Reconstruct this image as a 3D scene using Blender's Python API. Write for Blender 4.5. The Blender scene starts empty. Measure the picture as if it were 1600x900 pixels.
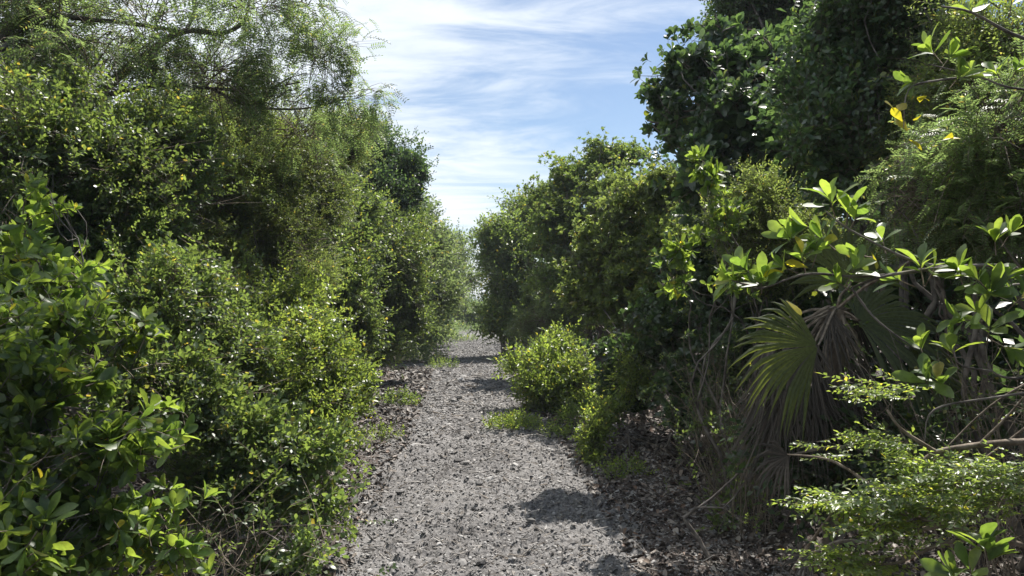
import bpy, math
import numpy as np
from math import radians, sin, cos, pi, tan

# ------------------------------------------------------------------ camera
F = 1180.0
HORIZON = 470.0
PITCH = math.atan((HORIZON - 450.0) / F)
CAM = np.array([0.0, 0.0, 1.6])
scn = bpy.context.scene
cd = bpy.data.cameras.new("camera")
cd.sensor_width = 36.0
cd.lens = 36.0 * F / 1600.0
cd.clip_start = 0.05
cd.clip_end = 5000.0
cam = bpy.data.objects.new("camera", cd)
scn.collection.objects.link(cam)
cam.location = CAM
cam.rotation_euler = (radians(90) + PITCH, 0, 0)
scn.camera = cam

# ------------------------------------------------------------------ light
SUN_AZ, SUN_EL = radians(34), radians(59)
EXPOSURE = 0.88
SKY = 0.072
SUN = 5.0
HAZE = 0.0008
sd = bpy.data.lights.new("sun", 'SUN')
sd.energy = SUN
sd.angle = radians(0.5)
sd.color = (1.0, 0.95, 0.87)
sun = bpy.data.objects.new("sun", sd)
scn.collection.objects.link(sun)
sun.rotation_euler = (radians(90) - SUN_EL, 0, radians(180) - SUN_AZ)
sun.location = (3, 10, 30)

w = bpy.data.worlds.new("World")
scn.world = w
w.use_nodes = True
nt = w.node_tree
nt.nodes.clear()
N = nt.nodes.new
L = nt.links.new
out = N('ShaderNodeOutputWorld')
bg = N('ShaderNodeBackground'); bg.inputs[1].default_value = SKY
sky = N('ShaderNodeTexSky'); sky.sky_type = 'NISHITA'; sky.sun_disc = False
sky.sun_elevation = SUN_EL; sky.sun_rotation = SUN_AZ
sky.air_density = 1.0; sky.dust_density = 0.6; sky.ozone_density = 1.9
tc = N('ShaderNodeTexCoord')
sep = N('ShaderNodeSeparateXYZ'); L(tc.outputs['Generated'], sep.inputs[0])
def wmath(op, a, b=None, clamp=False):
    m = N('ShaderNodeMath'); m.operation = op; m.use_clamp = clamp
    for i, v in enumerate((a, b)):
        if v is None: continue
        if isinstance(v, (int, float)): m.inputs[i].default_value = v
        else: L(v, m.inputs[i])
    return m.outputs[0]
zz = wmath('ADD', wmath('MAXIMUM', sep.outputs[2], 0.0), 0.10)
cx = wmath('DIVIDE', sep.outputs[0], zz)
cy = wmath('DIVIDE', sep.outputs[1], zz)
comb = N('ShaderNodeCombineXYZ'); L(cx, comb.inputs[0]); L(cy, comb.inputs[1])
mp = N('ShaderNodeMapping'); L(comb.outputs[0], mp.inputs[0])
mp.inputs['Rotation'].default_value = (0, 0, radians(-58))
mp.inputs['Scale'].default_value = (0.6, 0.9, 1.0)
mp.inputs['Location'].default_value = (0.35, 0.9, 0.0)
n1 = N('ShaderNodeTexNoise'); L(mp.outputs[0], n1.inputs['Vector'])
n1.inputs['Scale'].default_value = 1.0; n1.inputs['Detail'].default_value = 3.0
n1.inputs['Roughness'].default_value = 0.5
mp2 = N('ShaderNodeMapping'); L(comb.outputs[0], mp2.inputs[0])
mp2.inputs['Rotation'].default_value = (0, 0, radians(-58))
mp2.inputs['Scale'].default_value = (0.75, 1.9, 1.0)
n2 = N('ShaderNodeTexNoise'); L(mp2.outputs[0], n2.inputs['Vector'])
n2.inputs['Scale'].default_value = 1.4; n2.inputs['Detail'].default_value = 9.0
n2.inputs['Roughness'].default_value = 0.62; n2.inputs['Distortion'].default_value = 1.3
mix = wmath('ADD', wmath('MULTIPLY', n1.outputs[0], 0.6), wmath('MULTIPLY', n2.outputs[0], 0.55))
# thicker cloud on the left of the view, thinner to the right and overhead
side = wmath('MULTIPLY', sep.outputs[0], -0.75)
mix = wmath('ADD', mix, side)
rampc = N('ShaderNodeMapRange'); L(mix, rampc.inputs[0])
rampc.inputs['From Min'].default_value = 0.43; rampc.inputs['From Max'].default_value = 0.75
rampc.interpolation_type = 'SMOOTHSTEP'
cm = N('ShaderNodeMix'); cm.data_type = 'RGBA'
L(wmath('MULTIPLY', rampc.outputs[0], 0.92), cm.inputs['Factor'])
L(sky.outputs[0], cm.inputs[6]); cm.inputs[7].default_value = (8.0, 8.5, 9.0, 1)
L(cm.outputs[2], bg.inputs[0]); L(bg.outputs[0], out.inputs[0])

vs = scn.view_settings
vs.view_transform = 'Standard'; vs.look = 'None'; vs.exposure = EXPOSURE; vs.gamma = 1.0
vs.use_curve_mapping = False
cy_ = scn.cycles
cy_.max_bounces = 7; cy_.diffuse_bounces = 4; cy_.glossy_bounces = 2
cy_.transmission_bounces = 5; cy_.caustics_reflective = False; cy_.caustics_refractive = False
cy_.use_denoising = True

# ------------------------------------------------------------------ helpers
ct, st = cos(PITCH), sin(PITCH)
def P(px, py, Y):
    u = (px - 800.0) / F; v = (450.0 - py) / F
    d = np.array([u, ct - v * st, st + v * ct])
    t = Y / d[1]
    return CAM + d * t

RG = np.random.default_rng(7)
_tab = RG.random((64, 64, 64)).astype(np.float32)
def vnoise(p, seed=0):
    """smooth value noise in 0..1 at points p (n,3)"""
    p = np.asarray(p, np.float64) + seed * 7.31
    i = np.floor(p).astype(int); f = p - i; f = f * f * (3 - 2 * f)
    r = 0
    for dx in (0, 1):
        for dy in (0, 1):
            for dz in (0, 1):
                wgt = (f[:, 0] if dx else 1 - f[:, 0]) * (f[:, 1] if dy else 1 - f[:, 1]) * (f[:, 2] if dz else 1 - f[:, 2])
                r = r + wgt * _tab[(i[:, 0] + dx) % 64, (i[:, 1] + dy) % 64, (i[:, 2] + dz) % 64]
    return r
def fnoise(p, octv=4, seed=0, gain=0.5):
    p = np.asarray(p, np.float64); a = 1.0; s = 0; tot = 0
    for k in range(octv):
        s = s + a * vnoise(p * 2.03 ** k, seed + k); tot += a; a *= gain
    return s / tot
def unit(v):
    return v / np.maximum(np.linalg.norm(v, axis=-1, keepdims=True), 1e-9)

class Buf:
    """collects vertices, triangles and quads, then links them as one mesh object"""
    def __init__(s): s.v = []; s.t = []; s.q = []; s.tm = []; s.qm = []; s.n = 0
    def add(s, v, t=None, q=None, mt=0, mq=0):
        v = np.asarray(v, np.float32).reshape(-1, 3)
        if t is not None and len(t):
            t = np.asarray(t, np.int32); s.t.append(t + s.n); s.tm.append(np.broadcast_to(mt, len(t)).astype(np.int32))
        if q is not None and len(q):
            q = np.asarray(q, np.int32); s.q.append(q + s.n); s.qm.append(np.broadcast_to(mq, len(q)).astype(np.int32))
        s.v.append(v); s.n += len(v)
    def inst(s, tpl, M, pos):
        """tpl = (V, T, Q, tm, qm); M (n,3,3) whose rows are the images of the axes; pos (n,3)"""
        V, T, Q, tm, qm = tpl; n = len(pos)
        if n == 0: return
        W = np.einsum('vk,nkj->nvj', V, M) + pos[:, None, :]
        off = (np.arange(n) * len(V))[:, None, None]
        t = (T[None] + off).reshape(-1, 3) if len(T) else None
        q = (Q[None] + off).reshape(-1, 4) if len(Q) else None
        s.add(W.reshape(-1, 3), t, q, np.tile(tm, n) if len(T) else 0, np.tile(qm, n) if len(Q) else 0)
    def tubes(s, pts, rad, sides=4, m=1):
        """pts (n,k,3), rad (n,k)"""
        pts = np.asarray(pts, float); rad = np.asarray(rad, float)
        n, k, _ = pts.shape
        if n == 0: return
        tan_ = unit(np.gradient(pts, axis=1))
        ref = np.zeros((n, 1, 3)); mt_ = np.abs(tan_.mean(1)); ref[np.arange(n), 0, mt_.argmin(1)] = 1
        a = unit(np.cross(tan_, ref)); b = np.cross(tan_, a)
        ang = np.arange(sides) * 2 * pi / sides
        ring = (a[:, :, None] * np.cos(ang)[None, None, :, None] + b[:, :, None] * np.sin(ang)[None, None, :, None])
        V = pts[:, :, None] + ring * rad[:, :, None, None]
        idx = np.arange(n * k * sides).reshape(n, k, sides)
        a0 = idx[:, :-1]; a1 = idx[:, 1:]
        q = np.stack([a0, np.roll(a0, -1, 2), np.roll(a1, -1, 2), a1], -1).reshape(-1, 4)
        s.add(V.reshape(-1, 3), None, q, 0, m)
    def build(s, name, mats, parent=None, smooth=True, origin=None):
        me = bpy.data.meshes.new(name)
        V = np.concatenate(s.v)
        if origin is not None: V = V - np.asarray(origin, np.float32)
        T = np.concatenate(s.t) if s.t else np.zeros((0, 3), np.int32)
        Q = np.concatenate(s.q) if s.q else np.zeros((0, 4), np.int32)
        mi = np.concatenate([*(s.tm), *(s.qm)]) if (s.tm or s.qm) else np.zeros(0, np.int32)
        me.vertices.add(len(V)); me.vertices.foreach_set('co', V.astype(np.float32).ravel())
        me.loops.add(T.size + Q.size)
        me.loops.foreach_set('vertex_index', np.concatenate([T.ravel(), Q.ravel()]).astype(np.int32))
        me.polygons.add(len(T) + len(Q))
        ls = np.concatenate([np.arange(len(T)) * 3, T.size + np.arange(len(Q)) * 4]).astype(np.int32)
        me.polygons.foreach_set('loop_start', ls)
        me.update(calc_edges=True)
        if not isinstance(mats, (list, tuple)): mats = [mats]
        for mm in mats: me.materials.append(mm)
        me.polygons.foreach_set('material_index', mi.astype(np.int32))
        me.polygons.foreach_set('use_smooth', np.full(len(mi), smooth, bool))
        ob = bpy.data.objects.new(name, me)
        scn.collection.objects.link(ob)
        if parent is not None: ob.parent = parent
        return ob

def thing(name, label, cat, loc, group=None):
    o = bpy.data.objects.new(name, None); scn.collection.objects.link(o)
    o.location = loc; o.empty_display_size = 0.2
    o['label'] = label; o['category'] = cat
    if group: o['group'] = group
    return o
def tag(o, label=None, cat=None, group=None, kind=None):
    if label: o['label'] = label
    if cat: o['category'] = cat
    if group: o['group'] = group
    if kind: o['kind'] = kind
    return o

# ------------------------------------------------------------------ materials
def leaf_mat(name, dark, light, trans, old=None, rough=0.38, gloss=0.5, tfac=0.45, oldfrac=0.02):
    m = bpy.data.materials.new(name); m.use_nodes = True
    t = m.node_tree; t.nodes.clear(); n = t.nodes.new; l = t.links.new
    geo = n('ShaderNodeNewGeometry')
    ramp = n('ShaderNodeValToRGB'); l(geo.outputs['Random Per Island'], ramp.inputs[0])
    e = ramp.color_ramp.elements
    e[0].position = 0.0; e[0].color = (*dark, 1)
    e[1].position = 0.97 - oldfrac; e[1].color = (*light, 1)
    o = old or light
    e2 = ramp.color_ramp.elements.new(1.0 - oldfrac); e2.color = (*o, 1)
    # clump-scale drift in hue and value
    tcn = n('ShaderNodeTexCoord')
    no = n('ShaderNodeTexNoise'); l(tcn.outputs['Object'], no.inputs['Vector'])
    no.inputs['Scale'].default_value = 1.3; no.inputs['Detail'].default_value = 2
    mr = n('ShaderNodeMapRange'); l(no.outputs[0], mr.inputs[0])
    mr.inputs['From Min'].default_value = 0.3; mr.inputs['From Max'].default_value = 0.7
    mr.inputs['To Min'].default_value = 0.75; mr.inputs['To Max'].default_value = 1.25
    hsv = n('ShaderNodeHueSaturation'); l(ramp.outputs[0], hsv.inputs['Color']); l(mr.outputs[0], hsv.inputs['Value'])
    nb_ = n('ShaderNodeTexNoise'); l(tcn.outputs['Object'], nb_.inputs['Vector']); nb_.inputs['Scale'].default_value = 55; nb_.inputs['Detail'].default_value = 3
    mb = n('ShaderNodeMapRange'); l(nb_.outputs[0], mb.inputs[0]); mb.inputs['From Min'].default_value = .3; mb.inputs['From Max'].default_value = .7
    mb.inputs['To Min'].default_value = .8; mb.inputs['To Max'].default_value = 1.2
    mm = n('ShaderNodeMath'); mm.operation = 'MULTIPLY'; l(mr.outputs[0], mm.inputs[0]); l(mb.outputs[0], mm.inputs[1]); l(mm.outputs[0], hsv.inputs['Value'])
    pr = n('ShaderNodeBsdfPrincipled'); l(hsv.outputs[0], pr.inputs['Base Color'])
    pr.inputs['Roughness'].default_value = rough; pr.inputs['Specular IOR Level'].default_value = gloss
    tr = n('ShaderNodeBsdfTranslucent')
    mx = n('ShaderNodeMix'); mx.data_type = 'RGBA'; mx.blend_type = 'MULTIPLY'; mx.inputs['Factor'].default_value = 1.0
    l(hsv.outputs[0], mx.inputs[6])
    k = [trans[i] / max(1e-3, (dark[i] + light[i]) * 0.5) for i in range(3)]
    mx.inputs[7].default_value = (*k, 1)
    l(mx.outputs[2], tr.inputs[0])
    ms = n('ShaderNodeMixShader'); ms.inputs[0].default_value = tfac
    l(pr.outputs[0], ms.inputs[1]); l(tr.outputs[0], ms.inputs[2])
    oo = n('ShaderNodeOutputMaterial'); l(ms.outputs[0], oo.inputs[0])
    return m

def bark_mat(name, c1, c2, scale=14, rough=0.85):
    m = bpy.data.materials.new(name); m.use_nodes = True
    t = m.node_tree; n = t.nodes.new; l = t.links.new
    pr = t.nodes['Principled BSDF']; pr.inputs['Roughness'].default_value = rough
    pr.inputs['Specular IOR Level'].default_value = 0.25
    tcn = n('ShaderNodeTexCoord'); no = n('ShaderNodeTexNoise'); l(tcn.outputs['Object'], no.inputs['Vector'])
    no.inputs['Scale'].default_value = scale; no.inputs['Detail'].default_value = 6
    ra = n('ShaderNodeValToRGB'); l(no.outputs[0], ra.inputs[0])
    ra.color_ramp.elements[0].position = .35; ra.color_ramp.elements[0].color = (*c1, 1)
    ra.color_ramp.elements[1].position = .68; ra.color_ramp.elements[1].color = (*c2, 1)
    l(ra.outputs[0], pr.inputs['Base Color'])
    bu = n('ShaderNodeBump'); l(no.outputs[0], bu.inputs['Height']); bu.inputs['Strength'].default_value = .5
    bu.inputs['Distance'].default_value = .02
    l(bu.outputs[0], pr.inputs['Normal'])
    return m

M = {
 'broad': leaf_mat('broad_leaf', (.04, .08, .022), (.085, .135, .036), (.35, .49, .06), (.20, .19, .03), .44, .7, .48, .004),
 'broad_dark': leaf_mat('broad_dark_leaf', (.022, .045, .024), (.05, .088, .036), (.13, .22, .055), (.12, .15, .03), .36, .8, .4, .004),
 'small': leaf_mat('small_leaf', (.045, .08, .026), (.10, .15, .04), (.38, .50, .075), (.2, .2, .04), .38, .8, .48, .004),
 'olive': leaf_mat('olive_leaf', (.055, .085, .034), (.105, .14, .048), (.30, .39, .08), (.2, .17, .05), .38, .6, .46, .005),
 'feather': leaf_mat('feather_leaf', (.055, .09, .038), (.10, .145, .055), (.27, .38, .11), (.22, .2, .06), .42, .45, .5, .005),
 'mid': leaf_mat('mid_leaf', (.038, .07, .028), (.08, .125, .042), (.29, .40, .075), (.18, .17, .04), .4, .7, .44, .004),
 'far': leaf_mat('far_leaf', (.055, .09, .042), (.10, .145, .06), (.27, .36, .11), (.17, .17, .06), .42, .5, .46, .004),
 'yellow': leaf_mat('yellowing_leaf', (.14, .15, .02), (.26, .22, .02), (.55, .52, .03), (.4, .22, .02), .35, .5, .5, .2),
 'bark': bark_mat('grey_bark', (.07, .06, .055), (.22, .20, .18)),
 'twig': bark_mat('twig_bark', (.09, .07, .05), (.24, .20, .16), 30),
 'dry': bark_mat('dry_stem', (.11, .09, .07), (.26, .22, .17), 20),
 'palm': leaf_mat('palm_leaf', (.045, .06, .034), (.065, .082, .042), (.30, .36, .05), (.2, .17, .05), .65, .2, .38, .01),
 'deadpalm': leaf_mat('dead_palm_leaf', (.05, .045, .04), (.11, .095, .08), (.08, .055, .035), (.2, .15, .11), .7, .2, .2, .05),
}

# ------------------------------------------------------------------ leaf templates
def leaf_geo(Ln, Wd, lod=1, fold=0.22, curl=0.15, rng=RG, ob=0.62):
    """one leaf from the origin along +Z, its blade spread along X, its face towards +Y"""
    if lod >= 2:
        z = [0, .18, .45, .72, .9, 1.0]
        wd = [.06, .34, .82 if ob > .55 else .98, 1.0 if ob > .55 else .8, .62 if ob > .55 else .38, 0.02]
        V = []
        for zi, wi in zip(z, wd):
            c = -curl * Ln * zi * zi
            x = wi * Wd * .5
            V += [(-x, c + fold * x, zi * Ln), (0, c, zi * Ln), (x, c + fold * x, zi * Ln)]
        Q = []
        for i in range(5):
            a = i * 3; Q += [(a, a + 1, a + 4, a + 3), (a + 1, a + 2, a + 5, a + 4)]
        return np.array(V), np.zeros((0, 3), int), np.array(Q)
    x = Wd * .5
    V = [(0, 0, 0), (-x, fold * x, Ln * ob), (0, -curl * Ln, Ln), (x, fold * x, Ln * ob)]
    return np.array(V), np.array([(0, 2, 1), (0, 3, 2)]), np.zeros((0, 4), int)

def frame(d, up, roll):
    """rows X, Y, Z for instances whose Z goes along d and whose Y leans to up, then rolled"""
    d = unit(d); x = np.cross(up, d); bad = np.linalg.norm(x, axis=1) < 1e-3
    x[bad] = (1, 0, 0); x = unit(x); y = np.cross(d, x)
    c = np.cos(roll)[:, None]; s_ = np.sin(roll)[:, None]
    return np.stack([x * c + y * s_, -x * s_ + y * c, d], 1)

def assemble(parts):
    V = []; T = []; Q = []; tm = []; qm = []; n = 0
    for v, t, q, m in parts:
        V.append(v)
        if len(t): T.append(t + n); tm += [m] * len(t)
        if len(q): Q.append(q + n); qm += [m] * len(q)
        n += len(v)
    return (np.concatenate(V), np.concatenate(T) if T else np.zeros((0, 3), int),
            np.concatenate(Q) if Q else np.zeros((0, 4), int), np.array(tm, int), np.array(qm, int))

def stem_part(p0, p1, r0, r1):
    p0 = np.array(p0, float); p1 = np.array(p1, float); d = unit((p1 - p0)[None])[0]
    a = np.cross(d, (0.3, 1, 0.1)); a /= np.linalg.norm(a); b = np.cross(d, a)
    V = []
    for p, r in ((p0, r0), (p1, r1)):
        for k in range(3):
            an = k * 2 * pi / 3; V.append(p + (a * cos(an) + b * sin(an)) * r)
    Q = [(0, 1, 4, 3), (1, 2, 5, 4), (2, 0, 3, 5)]
    return np.array(V), np.zeros((0, 3), int), np.array(Q), 1

def tpl_rosette(rng, n, Ln, Wd, lod, ob=.62):
    parts = [stem_part((0, 0, -Ln * .5), (0, 0, Ln * .25), Ln * .03, Ln * .02)]
    for k in range(n):
        v, t, q = leaf_geo(Ln * rng.uniform(.65, 1.1), Wd * rng.uniform(.8, 1.1), lod, rng.uniform(.1, .5), rng.uniform(-.08, .42), rng, ob)
        az = k * 2.4 + rng.uniform(-.3, .3); tilt = radians(rng.uniform(28, 82)) * (0.55 + .45 * (n - k) / n)
        d = np.array([[sin(tilt) * cos(az), sin(tilt) * sin(az), cos(tilt)]])
        Mx = frame(d, np.array([[0, 0, 1.0]]), np.array([rng.uniform(-.4, .4)]))[0]
        base = np.array([0, 0, (k / n) * Ln * .25]) + d[0] * Ln * .06
        parts.append((v @ Mx + base, t, q, 0))
    return assemble(parts)

def tpl_spray(rng, n, Ln, Wd, lod, step, ob=.5, plane=.5):
    parts = [stem_part((0, 0, -step), (0, 0, step * n), Ln * .035, Ln * .015)]
    for k in range(n + 1):
        tip = k == n
        v, t, q = leaf_geo(Ln * rng.uniform(.65, 1.15), Wd * rng.uniform(.8, 1.15), lod, rng.uniform(.05, .35), rng.uniform(.0, .25), rng, ob)
        az = (0 if k % 2 else pi) + rng.uniform(-1, 1) * plane * 1.6
        tilt = radians(rng.uniform(5, 25)) if tip else radians(rng.uniform(35, 70))
        d = np.array([[sin(tilt) * cos(az), sin(tilt) * sin(az), cos(tilt)]])
        Mx = frame(d, np.array([[0, 1.0, .3]]), np.array([rng.uniform(-.6, .6)]))[0]
        parts.append((v @ Mx + np.array([0, 0, k * step]), t, q, 0))
    return assemble(parts)

def tpl_feather(rng, n, Ln, Wd, step, droop=.25):
    """a pinnate leaf: pairs of small leaflets along a drooping midrib"""
    parts = []; tot = n * step
    pts = [np.array([0, -droop * tot * (k / n) ** 2, k * step]) for k in range(n + 1)]
    parts.append(stem_part(pts[0], pts[n // 2], Ln * .05, Ln * .04)); parts.append(stem_part(pts[n // 2], pts[n], Ln * .04, Ln * .02))
    for k in range(1, n + 1):
        for sd_ in (-1, 1):
            v, t, q = leaf_geo(Ln * rng.uniform(.8, 1.1), Wd, 1, .1, .1, rng, .5)
            tilt = radians(rng.uniform(55, 72))
            d = np.array([[sd_ * sin(tilt), rng.uniform(-.15, .1), cos(tilt)]])
            Mx = frame(d, np.array([[0, 1.0, .1]]), np.array([rng.uniform(-.25, .25)]))[0]
            parts.append((v @ Mx + pts[k], t, q, 0))
    return assemble(parts)

tr = np.random.default_rng(11)
def variants(f, k=4): return [f() for _ in range(k)]
# species: templates, leaves' area of one sprig, sprig spacing along a branchlet, spread, way of growing
SP = {
 'broad':   dict(t=variants(lambda: tpl_rosette(tr, tr.integers(6, 10), .070, .029, 2, .6), 8), mat='broad', a=.0095, spread=.07, up=.75, roll=3.1, rnd=.75),
 'broadfar': dict(t=variants(lambda: tpl_rosette(tr, 7, .082, .045, 2), 5), mat='broad_dark', a=.015, spread=.09, up=.7, roll=3.1, rnd=.8),
 'round':   dict(t=variants(lambda: tpl_rosette(tr, 7, .07, .045, 1), 5), mat='broad_dark', a=.011, spread=.08, up=.6, roll=3.1, rnd=.9),
 'olive':   dict(t=variants(lambda: tpl_rosette(tr, 7, .065, .036, 1), 5), mat='olive', a=.008, spread=.07, up=.8, roll=3.1, rnd=.7),
 'small':   dict(t=variants(lambda: tpl_spray(tr, 7, .034, .019, 1, .016, .5, .8), 5), mat='small', a=.0026, spread=.05, up=.5, roll=1.2, rnd=.7),
 'smallnear': dict(t=variants(lambda: tpl_spray(tr, 7, .036, .021, 2, .018, .5, .8), 5), mat='small', a=.0033, spread=.05, up=.45, roll=1.2, rnd=.7),
 'mid':     dict(t=variants(lambda: tpl_spray(tr, 7, .055, .028, 1, .026, .5, .9), 5), mat='mid', a=.0066, spread=.08, up=.45, roll=1.4, rnd=.8),
 'midround': dict(t=variants(lambda: tpl_spray(tr, 6, .05, .034, 1, .028, .55, .9), 5), mat='broad_dark', a=.0068, spread=.08, up=.45, roll=1.4, rnd=.8),
 'fine':    dict(t=variants(lambda: tpl_spray(tr, 9, .03, .011, 1, .014, .5, .6), 5), mat='olive', a=.0018, spread=.06, up=.35, roll=1.0, rnd=.7),
 'feather': dict(t=variants(lambda: tpl_feather(tr, 9, .026, .008, .0125, .3), 4), mat='feather', a=.0022, spread=.06, up=.2, roll=.6, rnd=.6),
 'featherbig': dict(t=variants(lambda: tpl_feather(tr, 8, .036, .012, .021, .35), 5), mat='feather', a=.0042, spread=.10, up=.0, roll=.7, rnd=.6),
 'featherfar': dict(t=variants(lambda: tpl_feather(tr, 6, .042, .013, .025, .3), 4), mat='feather', a=.0036, spread=.09, up=.15, roll=.7, rnd=.7),
 'far':     dict(t=variants(lambda: tpl_spray(tr, 7, .10, .05, 1, .05, .5, .9), 5), mat='far', a=.02, spread=.14, up=.45, roll=1.4, rnd=.8),
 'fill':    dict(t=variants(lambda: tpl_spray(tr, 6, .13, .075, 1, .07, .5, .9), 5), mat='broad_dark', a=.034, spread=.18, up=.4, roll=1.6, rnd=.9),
}

def grow(rng, lobes, sp, lai, buf, twigr=.004, seg=5, per=12, gaps=.0, inner=.30, droop=.0, core=1.5):
    """branchlets radiating inside each lobe, leafy sprays along their outer part"""
    S = SP[sp]
    lobes = np.array(lobes, float)
    C = lobes[:, :3]; R = lobes[:, 3:6]
    area = 4 * pi * (((R[:, 0] * R[:, 1]) ** 1.6 + (R[:, 0] * R[:, 2]) ** 1.6 + (R[:, 1] * R[:, 2]) ** 1.6) / 3) ** (1 / 1.6)
    tot = int(lai * 1.25 * area.sum() / S['a']); nb = max(6, tot // per)
    pick = rng.choice(len(lobes), nb, p=area / area.sum())
    d = unit(rng.normal(size=(nb, 3)))
    rr = rng.uniform(.55, 1.1, nb) ** .8
    shoot = rng.random(nb) < .10; rr[shoot] = rng.uniform(1.1, 1.38, shoot.sum()); d[shoot] = unit(d[shoot] + np.array([0, 0, .45])); end = C[pick] + d * R[pick] * rr[:, None]
    end = C[pick] + d * R[pick] * rr[:, None]
    # lumpy outline
    end += (d * R[pick]) * ((fnoise(end * 1.7 / max(.4, R.mean()), 3, 3) - .5) * .75)[:, None]
    if gaps > 0:
        keep = fnoise(end * 1.5 / max(.35, R.mean()), 2, 17) > gaps
        end = end[keep]; d = d[keep]; pick = pick[keep]; nb = len(end)
    start = C[pick] + d * R[pick] * rng.uniform(0, inner, nb)[:, None] + rng.normal(size=(nb, 3)) * R[pick] * .1
    Ln = np.linalg.norm(end - start, axis=1)
    mid = (start + end) / 2 + rng.normal(size=(nb, 3)) * (Ln * .12)[:, None]
    mid[:, 2] += Ln * (.12 + droop * .5); end = end.copy(); end[:, 2] -= Ln * droop
    end[:, 2] = np.maximum(end[:, 2], .03)
    t = np.linspace(0, 1, seg)[None, :, None]
    pts = start[:, None] * (1 - t) ** 2 + 2 * mid[:, None] * t * (1 - t) + end[:, None] * t ** 2
    rad = np.broadcast_to(twigr * (1.25 - t[0, :, 0])[None] , (nb, seg)) * rng.uniform(.6, 1.3, nb)[:, None]
    buf.tubes(pts, rad, 3, 1)
    # bare and dead twigs among the leaves
    nd = max(2, nb // 7); iw = rng.integers(0, nb, nd)
    dp = pts[iw] + (pts[iw] - pts[iw][:, :1]) * rng.uniform(0, .22, nd)[:, None, None] + np.cumsum(rng.normal(size=(nd, seg, 3)), 1) * .012
    dp[:, :, 2] = np.maximum(dp[:, :, 2], .02)
    buf.tubes(dp, rad[iw] * .8, 3, 1)
    # sprays
    k = per
    tt = rng.uniform(.28, 1.0, (nb, k)); tt[:, 0] = 1.0; tt = tt[:, :, None]
    pos = start[:, None] * (1 - tt) ** 2 + 2 * mid[:, None] * tt * (1 - tt) + end[:, None] * tt ** 2
    tg = unit(2 * (1 - tt) * (mid - start)[:, None] + 2 * tt * (end - mid)[:, None])
    pos = pos + rng.normal(size=pos.shape) * S['spread'] * .7
    dirs = tg * .8 + rng.normal(size=pos.shape) * S['rnd'] + np.array([0, 0, S['up'] - droop])
    pos = pos.reshape(-1, 3); dirs = dirs.reshape(-1, 3)
    fr = 3.0 / max(.28, R.mean()) ** .6
    cl = fnoise(pos * fr, 2, 31)
    ok = (pos[:, 2] > .02) & (cl > .40 + gaps * .28 + rng.normal(size=len(pos)) * .03)
    pos = pos[ok]; dirs = dirs[ok]
    place(buf, rng, S, pos, dirs)
    if core > 0:
        # dense leafy heart of each clump, added to block sun from behind
        nc = int(core * lai * (area * .36).sum() / (S['a'] * 1.9))
        pc = rng.choice(len(lobes), nc, p=area / area.sum()); dc = unit(rng.normal(size=(nc, 3)))
        q = C[pc] + dc * R[pc] * rng.uniform(.1, .68, nc)[:, None]; q = q[q[:, 2] > .08]
        place(buf, rng, S, q, rng.normal(size=q.shape) + np.array([0, 0, .2]), (1.2, 1.7))

def place(buf, rng, S, pos, dirs, sc=(.75, 1.25)):
    nT = len(S['t']); which = rng.integers(0, nT, len(pos))
    up = np.tile(np.array([[0, 0, 1.0]]), (len(pos), 1)) + rng.normal(size=(len(pos), 3)) * .25
    Mx = frame(dirs, up, rng.uniform(-1, 1, len(pos)) * S['roll']) * rng.uniform(sc[0], sc[1], len(pos))[:, None, None]
    for v in range(nT):
        s_ = which == v
        buf.inst(S['t'][v], Mx[s_], pos[s_])

def curve(rng, a, b, k=8, wob=.06, sag=0.0):
    a = np.array(a, float); b = np.array(b, float); L_ = np.linalg.norm(b - a)
    t = np.linspace(0, 1, k)[:, None]
    off = rng.normal(size=(4, 3)) * wob * L_
    p = a * (1 - t) + b * t
    for i in range(4):
        p = p + off[i] * np.sin(pi * (i + 1) * t) / (i + 1)
    p[:, 2] += sag * L_ * np.sin(pi * t[:, 0])
    return p

def trunk_mesh(rng, base, lobes, r, stems=1, sub=4, name='trunk', parent=None, mat='bark'):
    b = Buf(); base = np.array(base, float)
    lobes = np.array(lobes, float)
    st_ = []
    low = lobes[:, 2].min()
    fork = np.array([lobes[:, 0].mean() * .35 + base[0] * .65, lobes[:, 1].mean() * .35 + base[1] * .65, max(.25, low * .45)])
    for s_ in range(stems):
        off = rng.normal(size=3) * np.array([.12, .12, 0]) * (stems > 1) * 1.6
        p = curve(rng, base + off - np.array([0, 0, .06]), fork + off * 1.5, 7, .05)
        b.tubes(p[None], np.linspace(r * 1.25, r * .8, 7)[None] / (stems ** .5), 8, 0)
        st_.append(p[-1])
    for i, lb in enumerate(lobes):
        s0 = st_[i % len(st_)]
        p = curve(rng, s0, lb[:3], 9, .06, .04)
        rr = r * .62 / (stems ** .5)
        b.tubes(p[None], np.linspace(rr, rr * .3, 9)[None], 6, 0)
        for j in range(sub):
            d = unit(rng.normal(size=(1, 3)) + np.array([[0, 0, .3]]))[0]
            q = curve(rng, p[rng.integers(4, 9)], lb[:3] + d * lb[3:6] * rng.uniform(.6, .95), 7, .07)
            q[:, 2] = np.maximum(q[:, 2], .05)
            b.tubes(q[None], np.linspace(rr * .38, rr * .08 + .001, 7)[None], 4, 0)
    return b.build(name, M[mat], parent, True, base)

def LB(*rows):
    """lobes given as (px, py, distance, radius[, ry, rz])"""
    o = []
    for r in rows:
        p = P(r[0], r[1], r[2]); rx = r[3]; ry = r[4] if len(r) > 4 else rx; rz = r[5] if len(r) > 5 else rx * .92
        o.append((*p, rx, ry, rz))
    return o

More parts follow.
